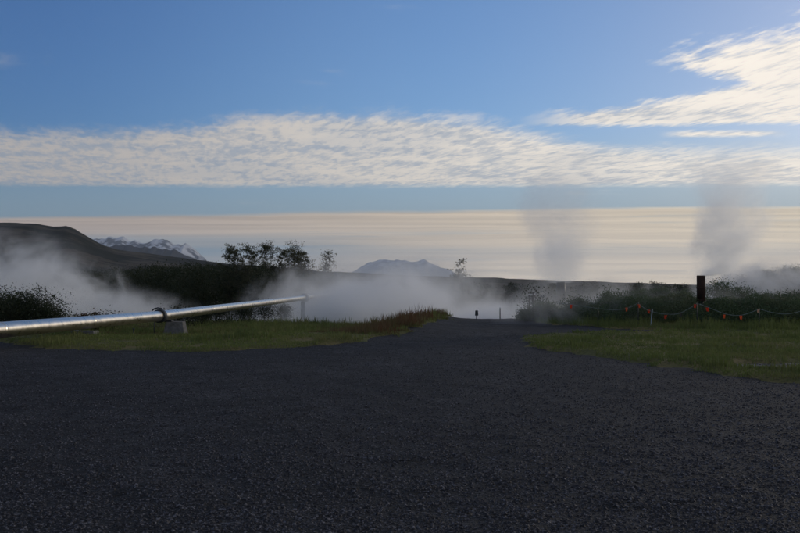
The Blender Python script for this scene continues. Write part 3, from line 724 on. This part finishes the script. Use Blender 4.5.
warp = t.m('SUBTRACT', t.noise(t.vec(t.m('MULTIPLY', u, 7), t.m('MULTIPLY', v, 30), 0), 1.0, 5, .6), .5)
pl2 = t.vec(t.m('ADD', t.m('DIVIDE', t.m('MULTIPLY', u, 11), v), t.m('DIVIDE', 3.0, v)), t.m('DIVIDE', 3.6, v), 0)
rip = t.m('ADD', t.m('ADD', t.m('MULTIPLY', t.noise(pl2, 1.0, 3, .6, .5), .42), t.m('MULTIPLY', t.noise(pl2, 2.2, 4, .6, .3), .25)), t.m('MULTIPLY', t.noise(plane, 2.2, 6, .62, .7), .33))
rip2 = t.noise(plane, .9, 5, .6, .3)
def edge_curve(pts): return t.m('MULTIPLY', t.curve(uu, [(PX(a), PY(b)*2) for a, b in pts], -.6, .6), .5)
def band(top, bot, s1, s2, amp, ripamp):
    e = t.m('MINIMUM', t.m('DIVIDE', t.m('SUBTRACT', top, v), s1), t.m('DIVIDE', t.m('SUBTRACT', v, bot), s2))
    e = t.m('MINIMUM', e, 1.0)
    e = t.m('ADD', e, t.m('ADD', t.m('MULTIPLY', warp, amp), t.m('MULTIPLY', t.m('SUBTRACT', rip, .5), ripamp)))
    return t.ss(e, 0, .9)
top1 = edge_curve([(-140, 126), (0, 126), (100, 122), (190, 117), (250, 109), (340, 104), (430, 106), (520, 122), (600, 137), (700, 143), (940, 146)])
b1 = band(top1, t.m('ADD', PY(189), t.m('MULTIPLY', warp, .01)), .026, .009, 1.2, 1.3)
top2 = edge_curve([(-140, 190), (380, 160), (500, 118), (560, 108), (640, 98), (700, 88), (760, 72), (800, 60), (940, 40)])
b2 = t.m('MULTIPLY', band(top2, t.m('ADD', PY(128), t.m('MULTIPLY', warp, .01)), .016, .008, 1.6, 3.0), t.ss(u, PX(505), PX(600)))
top3 = edge_curve([(-140, 190), (560, 160), (620, 62), (680, 46), (740, 32), (800, 16), (940, -40)])
bot3 = edge_curve([(-140, 60), (600, 60), (650, 68), (700, 78), (760, 100), (800, 118), (940, 130)])
b3 = t.m('MULTIPLY', band(top3, bot3, .03, .022, 2.4, 3.4), t.ss(u, PX(625), PX(700)))
b4 = t.m('MULTIPLY', band(PY(130), PY(139), .006, .005, 1.0, 1.6), t.m('MULTIPLY', t.ss(u, PX(655), PX(690)), t.ss(u, PX(790), PX(750))))
wis = t.m('MULTIPLY', t.ss(t.m('ADD', rip2, t.m('MULTIPLY', warp, .6)), .62, .85), .35)
hi = t.ss(t.m('ADD', t.noise(plane, 1.1, 6, .6, .3), t.m('MULTIPLY', t.ss(v, .4, 1.0), .28)), .6, .72)  # broken cloud overhead, out of view, added to make the blue skylight neutral
hi = t.m('MULTIPLY', hi, t.ss(v, .36, .6))
cov = t.m('MAXIMUM', t.m('MAXIMUM', b1, b2), t.m('MAXIMUM', b3, b4)); cov = t.m('MAXIMUM', cov, t.m('MAXIMUM', wis, t.m('MULTIPLY', hi, .95)))
# low layer near the horizon with long streaks
st = t.noise(t.vec(t.m('MULTIPLY', u, 3.0), t.m('MULTIPLY', t.m('ADD', v, t.m('MULTIPLY', warp, .006)), 110), 3.7), 1.0, 4, .6)
st2 = t.noise(t.vec(t.m('MULTIPLY', u, 5), t.m('MULTIPLY', v, 60), 8.1), 1.0, 4, .6)
lo = t.ss(t.m('ADD', t.m('SUBTRACT', edge_curve([(-140, 217), (0, 216), (200, 213), (400, 209), (560, 206), (800, 205.5), (940, 205)]), v), t.m('MULTIPLY', t.m('SUBTRACT', st2, .5), .009)), 0, .006)
gapl = t.m('MULTIPLY', t.ss(u, PX(430), PX(230)), t.m('MULTIPLY', t.ss(v, PY(232), PY(240)), t.ss(v, PY(275), PY(262))))
gap = t.m('ADD', t.m('MULTIPLY', t.ss(st, .52, .68), .4), t.m('MULTIPLY', gapl, .55))
fine = t.noise(t.vec(t.m('MULTIPLY', u, 2.2), t.m('MULTIPLY', t.m('ADD', v, t.m('MULTIPLY', warp, .006)), 330), 1.3), 1.0, 3, .6)
lcol_k = t.lerp(fine, .35, .65, .84, 1.1)
gap2 = t.m('MULTIPLY', t.m('MULTIPLY', t.ss(v, PY(245), PY(249)), t.ss(v, PY(258), PY(253))), .25)
lowcov = t.m('MULTIPLY', lo, t.m('SUBTRACT', 1, t.m('ADD', gap, gap2), clamp=True))
east = t.ss(u, -.45, .5)
shade = t.m('ADD', t.m('MULTIPLY', t.ss(t.m('ADD', rip, t.m('MULTIPLY', warp, .3)), .4, .56), .75), t.m('MULTIPLY', t.ss(rip2, .4, .6), .25))
K = 10.0                                  # the background strength is 0.1
ccol = t.mix(east, t.mix(shade, (3.1, 3.6, 4.3), (5.4, 4.9, 4.4)), t.mix(shade, (6.0, 6.2, 6.5), (12.5, 11.3, 9.6)))
lcol = t.mix(east, t.mix(t.ss(v, 0, .08), (5.6, 5.2, 4.6), (5.3, 4.3, 3.5)), t.mix(t.ss(v, 0, .08), (12.0, 9.8, 6.8), (9.4, 8.0, 5.9)))
glow = t.m('MULTIPLY', t.ss(u, -.15, .22), t.m('MULTIPLY', t.ss(v, .085, .02), .34))
lcol_k = t.m('ADD', lcol_k, glow)
lcol = t.mix(1.0, lcol, t.vec(lcol_k, lcol_k, lcol_k), 'MULTIPLY')
base = sky.outputs[0]
SKYMUL = t.mix(1.0, base, t.mix(t.ss(u, 0, .45), t.mix(t.ss(u, -.45, 0), (.36, .64, 1.1), (.62, .87, 1.26)), (.8, .88, 1.14)), 'MULTIPLY')
grad = t.mix(t.ss(v, .0, .09), (3.6, 4.3, 4.6), SKYMUL)         # thin veil low down
c1 = t.mix(lowcov, t.mix(t.m('MULTIPLY', t.ss(v, .19, .06), .85), SKYMUL, t.mix(east, (2.5, 3.5, 4.2), (4.2, 5.1, 5.7))), lcol)
ccol = t.mix(t.m('MULTIPLY', t.ss(u, .25, .45), t.m('MULTIPLY', t.ss(v, .15, .2), t.lerp(rip, .4, .58, .15, 1.0))), ccol, (11.5, 10.4, 9.0))
ccol = t.mix(t.ss(v, .36, .6), ccol, (2.35, 2.3, 2.3))
c2 = t.mix(t.m('MULTIPLY', cov, .92), c1, ccol)
t.L.new(c2, bg.inputs[0]); bg.inputs[1].default_value = .1

sun = bpy.data.lights.new('sun', 'SUN'); so = bpy.data.objects.new('sun', sun); COL.objects.link(so)
sun.energy = .8; sun.angle = R(10); sun.color = (1, .86, .68)
az, el = R(SUN_AZ), R(SUN_EL)
dr = Vector((math.sin(az)*math.cos(el), math.cos(az)*math.cos(el), math.sin(el)))
so.rotation_euler = dr.to_track_quat('Z', 'Y').to_euler()

# ------------------------------------------------------------------ camera and render
cam = bpy.data.cameras.new('camera'); co = bpy.data.objects.new('camera', cam); COL.objects.link(co)
co.location = (0, 0, EYE); cam.sensor_width = 36; cam.lens = 36*F/800
pitch = math.atan((HZ-266.5)/F); co.rotation_euler = (R(90)+pitch, 0, 0)
cam.clip_start = .1; cam.clip_end = 120000; scene.camera = co
scene.view_settings.view_transform = 'Standard'; scene.view_settings.look = 'None'
scene.view_settings.exposure = 0; scene.view_settings.gamma = 1; scene.view_settings.use_curve_mapping = False
scene.render.engine = 'CYCLES'; cy = scene.cycles
cy.use_denoising = True; cy.transparent_max_bounces = 64; cy.volume_bounces = 8; cy.max_bounces = 9; cy.volume_step_rate = 1.0; cy.volume_max_steps = 256
cy.caustics_reflective = False; cy.caustics_refractive = False
